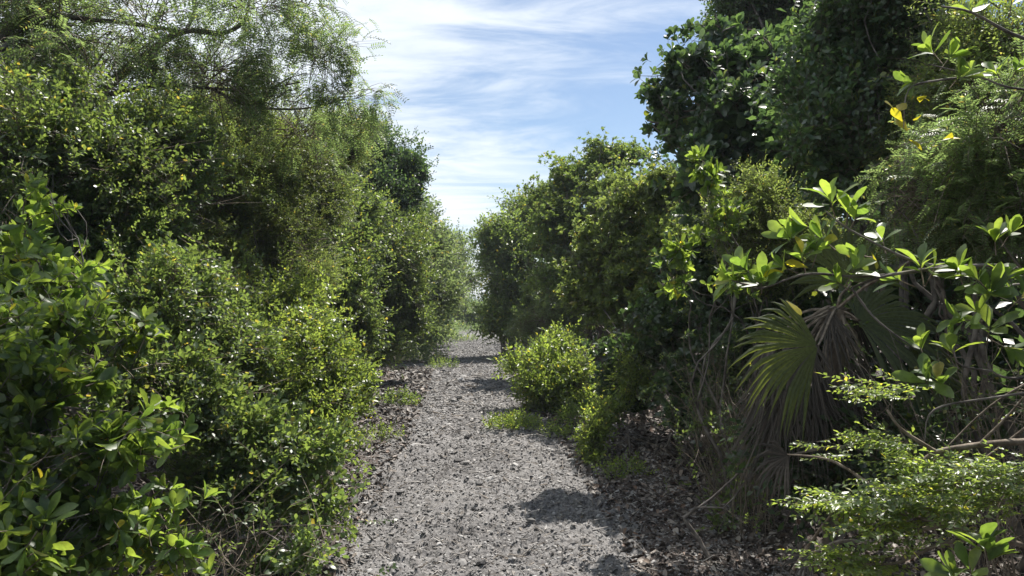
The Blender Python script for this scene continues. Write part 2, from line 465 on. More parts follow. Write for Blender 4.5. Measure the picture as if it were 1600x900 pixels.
GH = {}
def plant(seed, name, label, cat, base, lobes, sp, lai, r=.06, stems=1, sub=4, group=None, gaps=0., droop=0., per=12,
          mat=None, twigr=.004, extra=None, inner=.3, trunkname='trunk', tl=None, core=None):
    rng = np.random.default_rng(seed)
    base = (base[0], base[1], ground_h1(base[0], base[1]))
    o = thing(name, label, cat, base, group)
    trunk_mesh(rng, base, lobes if tl is None else [lobes[q_] for q_ in tl], r, stems, sub, trunkname, o)
    b = Buf()
    grow(rng, lobes, sp, lai, b, twigr, 5, per, gaps, inner, droop, core if core is not None else 0 if 'feather' in sp or sp == 'fill' else 1.5)
    if extra: extra(rng, b)
    b.build('crown' if trunkname == 'trunk' else 'foliage', [M[mat or SP[sp]['mat']], M['twig']], o, True, base)
    return o

# ------------------------------------------------------------------ ground and path
def path_x(y): return -0.055 * y + 0.10 * np.sin(y * .21)
def path_half(y): return 0.95 + 0.2 * np.clip(y / 14, 0, 1) + 0 * y
def ground_h(x, y, fine=True):
    x = np.asarray(x, float); y = np.asarray(y, float)
    z0 = np.zeros_like(x)
    p = np.stack([x, y, z0], -1)
    near = np.clip(1 - np.hypot(x, y - 5) / 60, 0, 1)
    h = (fnoise(p * .35, 3, 1) - .5) * .10 * near
    dd = np.abs(x - path_x(y))
    h = h + np.clip((dd - 1.0) / 1.5, 0, 1) ** 2 * .08
    if fine:
        n1 = fnoise(p * 4.2, 3, 5); n2 = fnoise(p * 17.0, 3, 9, .6); n3 = fnoise(p * 30.0, 2, 15, .6)
        lump = np.clip(n2 - .45, 0, 1) * 1.9
        amp = np.clip(1 - (y - 4) / 26, .25, 1)
        h = h + ((n1 - .5) * .035 + lump * .085 * (0.2 + n1) + (n3 - .5) * .04) * near * amp
    return h
def ground_h1(x, y): return float(ground_h(np.array([x]), np.array([y]), False)[0])

def ground_mat(name, c_lo, c_mid, c_hi, litter):
    m = bpy.data.materials.new(name); m.use_nodes = True
    t = m.node_tree; n = t.nodes.new; l = t.links.new
    pr = t.nodes['Principled BSDF']; pr.inputs['Roughness'].default_value = .92; pr.inputs['Specular IOR Level'].default_value = .2
    tcn = n('ShaderNodeTexCoord')
    def noise(sc, det=6, ro=.6, dist=0):
        q = n('ShaderNodeTexNoise'); l(tcn.outputs['Object'], q.inputs['Vector'])
        q.inputs['Scale'].default_value = sc; q.inputs['Detail'].default_value = det; q.inputs['Roughness'].default_value = ro
        q.inputs['Distortion'].default_value = dist; return q.outputs[0]
    a = noise(26, 8, .72, .3); b_ = noise(1.1, 4, .6); c = noise(85, 4, .7)
    ad = n('ShaderNodeMath'); ad.operation = 'MULTIPLY_ADD'; l(b_, ad.inputs[0]); ad.inputs[1].default_value = .55; l(a, ad.inputs[2])
    ad2 = n('ShaderNodeMath'); ad2.operation = 'MULTIPLY_ADD'; l(c, ad2.inputs[0]); ad2.inputs[1].default_value = .35; l(ad.outputs[0], ad2.inputs[2])
    ra = n('ShaderNodeValToRGB'); l(ad2.outputs[0], ra.inputs[0])
    e = ra.color_ramp.elements; e[0].position = .72; e[0].color = (*c_lo, 1); e[1].position = 1.18 if False else 1.0; e[1].color = (*c_hi, 1)
    k = e.new(.87); k.color = (*c_mid, 1)
    vo = n('ShaderNodeTexVoronoi'); l(tcn.outputs['Object'], vo.inputs['Vector']); vo.inputs['Scale'].default_value = 38
    mx = n('ShaderNodeMix'); mx.data_type = 'RGBA'; mx.blend_type = 'MIX'
    mr = n('ShaderNodeMapRange'); l(noise(7, 3), mr.inputs[0]); mr.inputs['From Min'].default_value = .52; mr.inputs['From Max'].default_value = .72
    l(mr.outputs[0], mx.inputs['Factor']); l(ra.outputs[0], mx.inputs[6])
    mx.inputs[7].default_value = (*litter, 1)
    l(mx.outputs[2], pr.inputs['Base Color'])
    bu = n('ShaderNodeBump'); l(a, bu.inputs['Height']); bu.inputs['Strength'].default_value = .9; bu.inputs['Distance'].default_value = .015
    bu2 = n('ShaderNodeBump'); l(vo.outputs['Distance'], bu2.inputs['Height']); bu2.inputs['Strength'].default_value = .6; bu2.inputs['Distance'].default_value = .012
    l(bu2.outputs[0], bu.inputs['Normal']); l(bu.outputs[0], pr.inputs['Normal'])
    return m
M['path'] = ground_mat('grey_path_soil', (.058, .055, .055), (.118, .113, .112), (.205, .198, .195), (.09, .083, .078))
M['soil'] = ground_mat('dark_litter_soil', (.022, .019, .018), (.05, .041, .038), (.12, .10, .09), (.06, .045, .036))

xs = np.concatenate([-np.geomspace(3.2, 600, 34)[::-1][:-1], np.arange(-3.2, -1.7, .03), np.arange(-1.7, 1.9, .016), np.arange(1.9, 3.2, .026), np.geomspace(3.2, 600, 34)])
ys = [1.5]
while ys[-1] < 46: ys.append(ys[-1] + max(.016 if ys[-1] > 3.5 else .05, .0036 * ys[-1]))
ys = np.concatenate([-np.geomspace(1, 300, 12)[::-1], [0, .7], np.array(ys), np.geomspace(48, 1500, 26)])
GX, GY = np.meshgrid(xs, ys)
GZ = ground_h(GX.ravel(), GY.ravel())
V = np.stack([GX.ravel(), GY.ravel(), GZ], 1)
nx, ny = len(xs), len(ys)
ii = (np.arange(ny - 1)[:, None] * nx + np.arange(nx - 1)[None]).ravel()
Q = np.stack([ii, ii + 1, ii + nx + 1, ii + nx], 1)
cc = V[Q].mean(1)
edge = path_half(cc[:, 1]) + (fnoise(np.stack([cc[:, 0] * 1.3, cc[:, 1] * 1.3, cc[:, 0] * 0], 1), 4, 21, .65) - .5) * 1.1
edge = edge + np.clip((cc[:, 1] - 30) / 6, 0, 1) * 1.5
onpath = (np.abs(cc[:, 0] - path_x(cc[:, 1])) < edge) & (cc[:, 1] < 47) & (cc[:, 1] > .8)
for nm, msk, mt, in (('ground', ~onpath, 'soil'), ('path', onpath, 'path')):
    q = Q[msk]; us, inv = np.unique(q, return_inverse=True)
    b = Buf(); b.add(V[us], None, inv.reshape(-1, 4)); o = b.build(nm, M[mt]); tag(o, kind='structure')

# loose stuff on the ground
def lump_tpl(rng, n=6):
    V = []
    for lat, r in ((-.4, .7), (.35, .75)):
        for k in range(n):
            a = k * 2 * pi / n + lat; rr = r * rng.uniform(.75, 1.15)
            V.append((cos(a) * rr, sin(a) * rr, lat * .8))
    V.append((0, 0, .62)); V = np.array(V)
    Q = [(k, (k + 1) % n, n + (k + 1) % n, n + k) for k in range(n)]
    T = [(n + k, n + (k + 1) % n, 2 * n) for k in range(n)]
    return V, np.array(T), np.array(Q), np.zeros(n, int), np.zeros(n, int)
def litter_tpl(rng):
    v, t, q = leaf_geo(1, rng.uniform(.3, .55), 2, rng.uniform(.2, .9), rng.uniform(-.5, .5), rng)
    v = v - v.mean(0)
    return v[:, [0, 2, 1]], t, q, np.zeros(0, int), np.zeros(len(q), int)
def chip_tpl(rng):
    return stem_part((-.5, 0, 0), (.5, rng.uniform(-.2, .2), rng.uniform(0, .2)), .05, .03)[:3] + (np.zeros(0, int), np.zeros(3, int))
def scatter(seed, name, tpls, n, xr, smin, smax, mat, tilt=.35, lift=.0, ymin=3.0, ymax=30, sel=None, smooth=True, flat=1.0):
    rng = np.random.default_rng(seed)
    y = ymin * (ymax / ymin) ** (rng.uniform(0, 1, n) ** 1.15)
    x = path_x(y) + rng.uniform(xr[0], xr[1], n)
    if sel is not None:
        kx = sel(x, y, rng); x, y = x[kx], y[kx]
    z = ground_h(x, y)
    s_ = smin * (smax / smin) ** (rng.uniform(0, 1, len(x)) ** 1.8) * np.clip(y / 6, 1, 2.2)
    up = unit(np.stack([rng.normal(size=len(x)) * tilt, rng.normal(size=len(x)) * tilt, np.ones(len(x))], 1))
    Mx = frame(up, np.tile([[0., 1., 0.]], (len(x), 1)), rng.uniform(0, 6.28, len(x)))
    Mx = Mx * s_[:, None, None]; Mx[:, 2] *= flat
    b = Buf(); wh = rng.integers(0, len(tpls), len(x))
    pos = np.stack([x, y, z + s_ * lift], 1)
    for v in range(len(tpls)): b.inst(tpls[v], Mx[wh == v], pos[wh == v])
    o = b.build(name, M[mat], None, smooth); tag(o, kind='stuff'); return o

def litter_mat(name, cols, rough=.75, tfac=0.0):
    m = bpy.data.materials.new(name); m.use_nodes = True
    t = m.node_tree; n = t.nodes.new; l = t.links.new
    pr = t.nodes['Principled BSDF']; pr.inputs['Roughness'].default_value = rough; pr.inputs['Specular IOR Level'].default_value = .35
    g = n('ShaderNodeNewGeometry'); ra = n('ShaderNodeValToRGB'); l(g.outputs['Random Per Island'], ra.inputs[0])
    e = ra.color_ramp.elements; e[0].color = (*cols[0], 1); e[1].color = (*cols[-1], 1)
    for i in range(1, len(cols) - 1):
        k = e.new(i / (len(cols) - 1)); k.color = (*cols[i], 1)
    l(ra.outputs[0], pr.inputs['Base Color'])
    return m
M['stone'] = litter_mat('grey_clod', [(.08, .076, .075), (.14, .135, .133), (.21, .203, .199), (.40, .39, .38)], .9)
M['litter'] = litter_mat('dead_leaf', [(.035, .028, .024), (.07, .055, .045), (.11, .09, .077), (.30, .27, .24), (.12, .065, .038)], .6)
M['litterpale'] = litter_mat('pale_litter', [(.13, .118, .11), (.22, .205, .195), (.36, .34, .32), (.15, .12, .09)], .7)
sr = np.random.default_rng(3)
lt = [lump_tpl(sr, 6) for _ in range(6)]; li = [litter_tpl(sr) for _ in range(8)]; ch = [chip_tpl(sr) for _ in range(4)]
scatter(1, 'gravel', lt, 70000, (-1.7, 1.9), .005, .018, 'stone', .3, .1, 3.4, 32, smooth=False, flat=.7)
scatter(2, 'leaf_litter', li, 12000, (-1.7, 1.7), .018, .05, 'litterpale', .5, .08, 3.4, 26)
scatter(3, 'stones', lt, 900, (-1.6, 1.8), .02, .05, 'stone', .3, .05, 3.4, 28, smooth=False, flat=.6)
scatter(4, 'leaf_litter', li, 42000, (.9, 5.5), .03, .085, 'litter', .5, .12, 3.0, 18)
scatter(5, 'leaf_litter', li, 22000, (-4.5, -.8), .03, .085, 'litter', .5, .12, 2.5, 18)
scatter(6, 'twig_litter', ch, 14000, (-2.2, 4.5), .02, .12, 'litterpale', .3, .1, 3.2, 20)

# ------------------------------------------------------------------ LEFT SIDE
BR = 'shrub'; TREE = 'tree'
plant(101, 'broadleaf_shrub', 'glossy broad-leaved shrub with big backlit leaf rosettes filling the bottom left corner', BR,
      (-2.0, 3.4), LB((60, 640, 3.3, .38), (185, 690, 3.3, .25, .4, .22), (30, 780, 3.1, .36), (150, 820, 3.2, .32), (-60, 560, 3.3, .46), (100, 520, 3.6, .28), (245, 680, 3.4, .15), (260, 870, 3.2, .16), (60, 890, 3.0, .34), (-40, 860, 2.8, .4)),
      'broad', 1.25, .03, 4, 5, trunkname='stem', twigr=.003, gaps=.48, per=5)
plant(102, 'broadleaf_shrub', 'taller broad-leaved shrub at the left edge, mostly shaded with a few bright leaf tufts', BR,
      (-3.1, 4.3), LB((20, 350, 4.2, .30), (95, 330, 4.3, .20), (10, 450, 4.0, .36), (140, 440, 4.4, .28), (200, 530, 4.3, .24), (80, 420, 4.2, .3)),
      'broad', .6, .03, 3, 5, trunkname='stem', gaps=.56, per=5)
plant(103, 'fine_leaf_tree', 'dark small-leaved tree at the upper left edge under the feathery branches', TREE,
      (-4.0, 5.3), LB((50, 240, 5.2, .6), (170, 260, 5.5, .6), (100, 180, 5.6, .4), (10, 150, 5.5, .3), (250, 210, 6, .4), (220, 320, 5.7, .6), (40, 340, 5.3, .7), (150, 420, 5.5, .7), (290, 260, 6.2, .4)),
      'small', 1.6, .05, 3, 5, gaps=.44, mat='mid', per=10)
plant(104, 'small_leaf_bush', 'bright yellow-green small-leaved bush bulging furthest toward the path on the left', 'bush',
      (-2.0, 6.2), LB((455, 570, 6.0, .58), (535, 585, 6.3, .30), (390, 620, 5.6, .5), (410, 510, 6.5, .5), (470, 660, 5.7, .45), (540, 620, 6.1, .2), (480, 490, 6.8, .3)),
      'small', 2.0, .04, 4, 4, trunkname='stem', gaps=.40)
plant(105, 'small_leaf_bush', 'low leafy bush with hanging shoots overhanging the bottom left edge of the path', 'bush',
      (-1.55, 4.7), LB((455, 720, 4.8, .28), (505, 790, 4.6, .13, .18, .2), (370, 690, 4.7, .34), (410, 790, 4.6, .2), (320, 760, 4.5, .3), (510, 720, 4.8, .13), (480, 860, 4.3, .12, .2, .12), (400, 870, 4.4, .12)),
      'smallnear', 1.6, .03, 5, 4, trunkname='stem', gaps=.46, mat='mid')  # deeper leaf colour stands in for shade from the bushes above
plant(106, 'small_leaf_bush', 'shaded small-leaved bush between the corner shrub and the bright bush on the left', 'bush',
      (-2.3, 4.8), LB((280, 600, 4.5, .42), (330, 640, 4.7, .4), (240, 500, 4.7, .42), (300, 450, 5.1, .42), (200, 620, 4.2, .4), (350, 540, 5.2, .4)),
      'small', 1.5, .035, 3, 4, trunkname='stem', gaps=.52, mat='mid')

def limb(buf, rng, pts, r0, r1, sides=7):
    pts = np.array(pts, float); k = len(pts)
    t = np.linspace(0, k - 1, k * 4); i = np.clip(t.astype(int), 0, k - 2); f = (t - i)[:, None]
    p0 = pts[np.maximum(i - 1, 0)]; p1 = pts[i]; p2 = pts[i + 1]; p3 = pts[np.minimum(i + 2, k - 1)]
    q = .5 * (2 * p1 + (p2 - p0) * f + (2 * p0 - 5 * p1 + 4 * p2 - p3) * f ** 2 + (3 * p1 - p0 - 3 * p2 + p3) * f ** 3)
    buf.tubes(q[None], np.linspace(r0, r1, len(q))[None] * rng.uniform(.9, 1.1, len(q)), sides, 0)
    return q
def limbs(o, rng, base, rows, mat='bark'):
    """rows of (r0, r1, [(px, py, distance), ...])"""
    b = Buf()
    for r0, r1, pp in rows: limb(b, rng, [P(*p) if len(p) == 3 else p[:3] for p in pp], r0, r1)
    b.build('branch', M[mat], o, True, (base[0], base[1], ground_h1(base[0], base[1])))

fb = (-4.6, 6.3)
ft = plant(107, 'feathery_tree', 'tall feathery fine-leaved tree spreading thin branches across the top left sky', TREE,
      fb, LB((60, 70, 6.2, .8), (230, 40, 6.5, .7), (330, 120, 6.6, .65), (430, 150, 7, .55), (500, 90, 7.2, .5), (545, 150, 7.2, .36), (400, 20, 6.8, .55), (480, 10, 7.1, .4), (150, 130, 6.0, .7), (590, 145, 7.3, .15), (560, 190, 7.4, .3), (470, 210, 7.5, .5), (0, -40, 6, .9), (520, -260, 4.8, .7), (330, -230, 4.6, .7)),
      'featherbig', 1.0, .06, 1, 1, gaps=.43, droop=.15, per=12, tl=[0, 8, 12])  # last two clumps sit above the view, added to dapple the left shrubs
rg = np.random.default_rng(55)
limbs(ft, rg, fb, [(.032, .014, [(0, 62, 6), (50, 20, 6.1), (120, 28, 6.2), (200, 36, 6.4), (290, 50, 6.6)]),
                   (.02, .012, [(0, 80, 5.8), (50, 28, 6.1)]),
                   (.038, .012, [(150, 150, 6.6), (240, 76, 6.6), (290, 48, 6.7), (345, 52, 6.8), (380, 34, 6.9), (390, 0, 7)]),
                   (.018, .008, [(290, 48, 6.7), (303, 20, 6.8), (305, -20, 6.9)]),
                   (.026, .008, [(0, 158, 6), (120, 155, 6.3), (250, 133, 6.5), (330, 138, 6.8), (400, 140, 7.0), (470, 128, 7.2)]),
                   (.016, .006, [(330, 138, 6.8), (390, 165, 7), (470, 170, 7.2), (540, 155, 7.4)])])
plant(108, 'fine_leaf_tree', 'olive fine-leaved tree forming the left canopy below the feathery branches', TREE,
      (-3.4, 8.2), LB((340, 300, 7.8, .8), (420, 250, 8.5, .8), (270, 300, 7.3, .65), (480, 310, 9, .65), (400, 390, 8, .7), (320, 390, 7.5, .65), (530, 225, 9.5, .45), (450, 430, 8.3, .5), (340, 210, 8, .7), (250, 400, 7, .5)),
      'fine', 2.0, .09, 2, 4, gaps=.36)
plant(109, 'mangrove_tree', 'dark round-crowned tree standing out against the sky on the left', TREE,
      (-3.0, 14.6), LB((590, 250, 14, .62), (640, 262, 14, .40), (575, 215, 14.5, .45), (640, 315, 14, .26), (605, 300, 13.5, .5), (560, 290, 14, .7), (540, 240, 14.5, .6), (660, 275, 14, .2)),
      'midround', 2.0, .1, 1, 5, gaps=.33)
plant(110, 'leafy_tree', 'mid-green leafy tree right behind the bright bush on the left', TREE,
      (-2.9, 11.3), LB((500, 400, 11, .8), (550, 350, 12, .8), (540, 460, 11, .62), (470, 440, 10.5, .7), (560, 520, 11.3, .45), (500, 340, 11.5, .6)),
      'mid', 1.9, .08, 2, 4, gaps=.34)
plant(111, 'leafy_tree', 'leafy tree with foliage down to the ground left of the path by the weeds', TREE,
      (-3.0, 15), LB((590, 400, 14.5, 1.0), (620, 370, 15.5, .8), (620, 460, 15, .75), (595, 530, 14.5, .62), (600, 340, 15.5, .6), (645, 500, 15, .4)),
      'mid', 2.0, .1, 2, 4, gaps=.33)
plant(112, 'leafy_tree', 'further leafy tree on the left where the tree line drops', TREE,
      (-3.3, 20), LB((645, 410, 20, 1.1), (660, 460, 20, .9), (640, 355, 20, .7), (655, 510, 19.5, .65), (670, 385, 20.5, .5), (612, 380, 20, 1.2)),
      'far', 1.7, .12, 2, 4, gaps=.30, twigr=.006)
plant(113, 'leafy_tree', 'farthest dense tree of the left row beside the path', TREE,
      (-3.5, 27), LB((680, 420, 27, 1.1), (695, 465, 27, .8), (683, 500, 26, .6), (690, 385, 27.5, .6), (660, 420, 28, 1.3)),
      'far', 1.6, .12, 2, 4, gaps=.32, twigr=.006)
plant(114, 'wispy_tree', 'thin wispy tree reaching over the far end of the path from the left', TREE,
      (-3.1, 33), LB((712, 400, 33, .8, .8, 1.1), (730, 440, 34, .7), (722, 380, 33, .4), (745, 430, 34, .35), (705, 440, 33, .9)),
      'far', .8, .08, 3, 6, gaps=.42, twigr=.008)
plant(115, 'round_bush', 'pale green round bush closing the far end of the path', 'bush',
      (-2.8, 44), LB((728, 495, 44, 1.3, 1, .9), (702, 490, 43.5, 1.0), (750, 497, 44, .8), (722, 476, 44.5, .7), (765, 490, 45, .9)),
      'far', 1.5, .05, 4, 4, gaps=.15, twigr=.006, trunkname='stem', mat='feather', core=0)
for k, (x, r_, lab) in enumerate([(-9, 2.0, 'distant bush beyond the path end hidden by the left row'), (-5.2, 1.6, 'distant bush just left of the bush at the path end'),
        (-1.2, 1.5, 'distant bush just right of the bush at the path end'), (2.5, 1.9, 'distant bush behind the farthest right tree'), (7, 2.1, 'distant bush beyond the path end hidden by the right row')]):
    plant(240 + k, 'distant_bush', lab, 'bush', (x, 54), [(x, 54, 1.0, r_, 1.2, .95), (x + r_ * .7, 55, .9, r_ * .8, 1.1, .8)], 'far', 1.4, .05, 3, 3, gaps=.2, twigr=.006, trunkname='stem', group='distant bushes closing the clearing', core=.2)
plant(131, 'round_bush', 'low bush beside the path foot of the farthest left tree', 'bush',
      (-3.2, 24), LB((668, 520, 24, .5, .5, .4), (690, 522, 24.5, .3)), 'far', 1.5, .03, 4, 4, gaps=.3, trunkname='stem')

# left backing trees further from the path
for k, (x, y, r_, h, lab) in enumerate([
        (-4.6, 3.6, 1.0, 2.4, 'dark backing tree behind the shrubs at the left edge'),
        (-4.5, 9.5, 1.3, 2.7, 'dark backing tree behind the olive canopy on the left'),
        (-5.0, 14, 1.6, 3.2, 'dark backing tree behind the dark round crown on the left'),
        (-5.4, 20, 1.8, 3.2, 'dark backing tree behind the left tree line halfway along'),
        (-6.0, 28, 2.2, 3.0, 'dark backing tree behind the farthest left tree')]):
    lb = [(x, y, h * .5, r_, r_, h * .45), (x - .3, y + r_ * .7, h * .7, r_ * .8, r_ * .8, h * .4), (x + .3, y - r_ * .6, h * .42, r_ * .8, r_ * .8, h * .38)]
    plant(200 + k, 'backing_tree', lab, TREE, (x, y), lb, 'fill', 1.3, .1, 1, 3, group='dark backing trees behind the front growth', gaps=.2, per=10)

# ------------------------------------------------------------------ RIGHT SIDE
plant(301, 'leafy_tree', 'farthest tree of the right row hanging over the end of the path', TREE,
      (-.1, 22), LB((800, 400, 22, 1.0), (788, 370, 22, .6), (835, 345, 23, 1.0), (795, 460, 21.5, .85), (775, 500, 21.5, .45), (820, 500, 21, .9), (762, 368, 22, .35), (768, 415, 22, .35)),
      'far', 1.9, .14, 2, 5, gaps=.30, twigr=.006, mat='mid')
plant(302, 'leafy_tree', 'domed tree with pale tips in the middle of the right tree line', TREE,
      (1.7, 16), LB((895, 290, 16, .8), (940, 250, 16, .55), (975, 245, 16, .42), (880, 350, 15.5, .9), (960, 320, 15, .9), (890, 430, 15, 1.0), (855, 310, 17, .55), (850, 380, 16, .5)),
      'olive', 2.2, .12, 2, 5, gaps=.38, droop=.08, mat='mid')
plant(303, 'olive_shrub', 'tall olive shrub with upright leaf tufts between the domed tree and the big dark tree', BR,
      (1.8, 10.3), LB((980, 330, 10.5, .6), (1035, 300, 10, .5), (935, 400, 10.5, .55), (1000, 420, 10, .7), (1060, 410, 9.5, .6), (940, 470, 10.3, .5), (900, 460, 10.8, .32), (1000, 500, 10, .6)),
      'olive', 1.7, .07, 4, 5, gaps=.36, trunkname='stem')
plant(304, 'mangrove_tree', 'big dark round-leaved tree towering on the right of the path', TREE,
      (2.75, 7.7), LB((1085, 110, 7.8, .46), (1060, 190, 7.6, .38), (1140, 200, 7.4, .68), (1190, 110, 7.9, .62), (1110, 290, 7.3, .56), (1230, 230, 7.1, .62), (1040, 150, 7.8, .2), (1200, 320, 7.0, .55), (1130, 60, 8, .32), (1260, 130, 7.6, .6)),
      'broadfar', 1.9, .12, 2, 5, gaps=.42, twigr=.008)
plant(314, 'mangrove_tree', 'dark round-leaved tree shading the fan palm on the right', TREE,
      (3.1, 5.6), LB((1300, 210, 5.4, .34), (1260, 150, 5.6, .28), (1350, 130, 5.5, .38), (1390, 200, 5.6, .36), (1360, 10, 5.5, .42), (1330, 280, 5.4, .3), (1440, 60, 5.4, .4), (1300, 50, 5.6, .3), (1420, -40, 5.3, .4)),
      'midround', 1.9, .05, 2, 5, gaps=.32)
plant(305, 'tall_tree', 'tallest dark fine-leaved tree rising out of the top edge on the right', TREE,
      (4.4, 10.3), LB((1300, 50, 10, .95), (1230, 10, 10, .75), (1370, 110, 10, .6), (1145, 15, 10, .36), (1320, 150, 9.5, .8), (1230, 90, 10.3, .7), (1340, -60, 10, .9), (1180, -50, 10, .6)),
      'midround', 1.9, .16, 1, 5, gaps=.38)
plant(306, 'tangled_shrub', 'dark tangled shrub filling the shade under the big tree on the right', BR,
      (2.2, 7.9), LB((1100, 420, 7.6, .6), (1170, 480, 7.4, .6), (1050, 520, 8, .6), (985, 560, 8.5, .5), (990, 620, 8.4, .28), (955, 620, 8.8, .25), (1230, 400, 6.6, .5), (1080, 600, 7.2, .45), (1150, 560, 6.8, .45), (1250, 520, 6.4, .45), (1060, 650, 7.0, .26), (1130, 640, 6.5, .34)),
      'round', 1.7, .05, 5, 5, gaps=.36, trunkname='stem', mat='broad_dark')  # dark leaf colour and the lowest clumps put in to deepen the shade
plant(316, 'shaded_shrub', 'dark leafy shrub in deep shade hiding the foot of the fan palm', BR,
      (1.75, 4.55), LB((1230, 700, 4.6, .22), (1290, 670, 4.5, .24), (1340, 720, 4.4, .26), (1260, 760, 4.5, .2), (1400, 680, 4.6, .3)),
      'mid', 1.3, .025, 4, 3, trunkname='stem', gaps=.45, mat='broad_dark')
plant(307, 'upright_shrub', 'slender shrub with upright shoots of large pale leaves before the big dark tree', BR,
      (1.75, 5.5), LB((1105, 270, 5.5, .12, .14, .17), (1130, 350, 5.4, .13, .14, .2), (1060, 390, 5.5, .12, .12, .25), (1050, 440, 5.5, .12), (1150, 430, 5.3, .12), (1110, 300, 5.5, .1)),
      'broad', 1.0, .025, 3, 2, trunkname='stem', per=4, gaps=.3)
plant(308, 'fine_leaf_shrub', 'fine-leaved olive shrub behind the foreground leaf sprays on the right', BR,
      (2.0, 6.5), LB((1140, 350, 6.3, .28), (1200, 345, 6.3, .34), (1190, 410, 6.2, .34), (1250, 380, 6.1, .35), (1180, 300, 6.4, .2)),
      'fine', 1.6, .03, 3, 4, gaps=.36, trunkname='stem')
plant(309, 'feathery_shrub', 'pale feathery shrub beside the path below the domed tree on the right', BR,
      (1.0, 14.2), LB((850, 495, 14.3, .45), (880, 505, 14, .4), (820, 510, 14.8, .3), (900, 480, 14.2, .4)),
      'featherfar', 1.5, .04, 3, 4, gaps=.3, droop=.1, trunkname='stem', mat='far')
plant(310, 'leafy_bush', 'bright rounded bush leaning over the right edge of the path', 'bush',
      (1.25, 11.3), LB((860, 570, 11.3, .42), (830, 590, 11.0, .34), (890, 600, 10.8, .42), (880, 550, 11.5, .28), (850, 620, 10.7, .28), (800, 570, 11.2, .14), (910, 640, 10.5, .25)),
      'mid', 1.6, .03, 5, 4, gaps=.33, trunkname='stem', mat='small')
plant(311, 'leafy_shrub', 'narrow dark shrub with leafy edge at the border of sun and shade on the right', BR,
      (1.15, 7.7), LB((930, 690, 7.6, .13, .15, .26), (922, 735, 7.4, .09, .1, .14), (950, 650, 7.9, .2), (990, 600, 8, .26)),
      'small', 1.4, .02, 4, 4, gaps=.34, trunkname='stem')
plant(312, 'olive_tree', 'fine-leaved tree at the upper right with mixed olive foliage', TREE,
      (3.9, 5.3), LB((1470, 130, 4.8, .30), (1550, 80, 4.6, .40), (1420, 210, 5.2, .22), (1530, 170, 4.6, .35), (1590, 140, 4.4, .4), (1440, 260, 5, .25)),
      'fine', 1.2, .05, 2, 5, gaps=.40)
plant(313, 'feathery_shrub', 'drooping feathery green shrub at the right edge above the broad leaf sprays', BR,
      (2.9, 4.1), LB((1510, 270, 3.8, .36), (1580, 220, 3.7, .42), (1450, 310, 3.9, .26), (1560, 340, 3.7, .3), (1420, 250, 4, .16), (1490, 340, 3.8, .2)),
      'feather', 2.0, .04, 2, 5, gaps=.34, droop=.22, trunkname='stem', per=14)
for k, (x, y, r_, h, z0, lab) in enumerate([
        (3.9, 6.8, .9, 3.4, .1, 'dark backing tree in deep shade behind the fan palm'),
        (4.4, 4.6, 1.0, 2.6, 0, 'dark backing tree at the right edge behind the low branches'),
        (5.2, 8.4, 1.3, 4.6, 0, 'dark backing tree behind the upper right foliage'),
        (4.4, 12.0, 1.2, 3.4, 0, 'dark backing tree behind the big round-leaved tree'),
        (3.4, 15, 1.6, 4.2, 0, 'dark backing tree behind the domed tree on the right'),
        (2.6, 21, 1.9, 4.4, 0, 'dark backing tree behind the right row halfway along'),
        (2.4, 28, 2.2, 4.0, 0, 'dark backing tree beyond the farthest right tree'),
        (4.3, 1.6, 1.1, 4.0, 0, 'unseen dark backing tree right of the viewpoint, added to cut sky light'),
        (3.4, -2.2, 1.3, 4.4, 0, 'unseen dark backing tree behind the viewpoint right of the path, added to cut sky light'),
        (-3.6, -1.6, 1.3, 4.4, 0, 'unseen dark backing tree behind the viewpoint left of the path, added to cut sky light')]):  # last three trees stand out of view, added to cut the sky fill
    lb = [(x, y, h * .5, r_, r_, h * .45), (x + .3, y + r_ * .7, h * .68, r_ * .8, r_ * .8, h * .38), (x - .2, y - r_ * .5, h * .4, r_ * .8, r_ * .8, h * .36)]
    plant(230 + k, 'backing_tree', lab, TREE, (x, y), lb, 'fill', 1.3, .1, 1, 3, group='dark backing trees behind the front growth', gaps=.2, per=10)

# broad-leaved shrub at the right edge: hand-laid branches carrying leaf rosettes
def rosettes(rng, b, pts, dirs, sp='broad', sc=(.9, 1.25)):
    place(b, rng, SP[sp], np.array(pts), np.array(dirs), sc)
def hand_shrub(seed, name, label, cat, base, rows, tips, sp='broad', mat=None, yellow=None):
    rng = np.random.default_rng(seed)
    base = (base[0], base[1], ground_h1(base[0], base[1]))
    o = thing(name, label, cat, base)
    b = Buf(); bl = Buf()
    for r0, r1, pp in rows:
        q = limb(b, rng, [P(*p) if p[2] > 0 else np.array([base[0], base[1], base[2] - .05]) for p in pp], r0 * .62, r1 * .6, 6)
    b.build('stem', M['bark'], o, True, base)
    pos = []; dr = []
    for t in tips:
        p = P(*t[:3]); pos.append(p); dr.append(np.array(t[3:6] if len(t) > 3 else (-.6, -.2, .6)) + rng.normal(size=3) * .15)
    place(bl, rng, SP[sp], np.array(pos), np.array(dr), (1.0, 1.4))
    bl.build('foliage', [M[mat or SP[sp]['mat']], M['twig']], o, True, base)
    if yellow:
        for t_ in yellow:
            by = Buf(); v, tt, qq = leaf_geo(.07, .036, 2, .2, .15, rng)
            d = rng.normal(size=(1, 3)) + np.array([[-.3, -.2, .4]])
            by.inst((v, tt, qq, np.zeros(0, int), np.zeros(len(qq), int)), frame(d, np.array([[0., 0, 1.]]), rng.uniform(-1, 1, 1)), P(*t_)[None])
            yo = by.build('yellow_leaf', M['yellow'], o, True, base); yo['label'] = 'yellowing leaf'
    return o
B0 = (0, 0, -1)
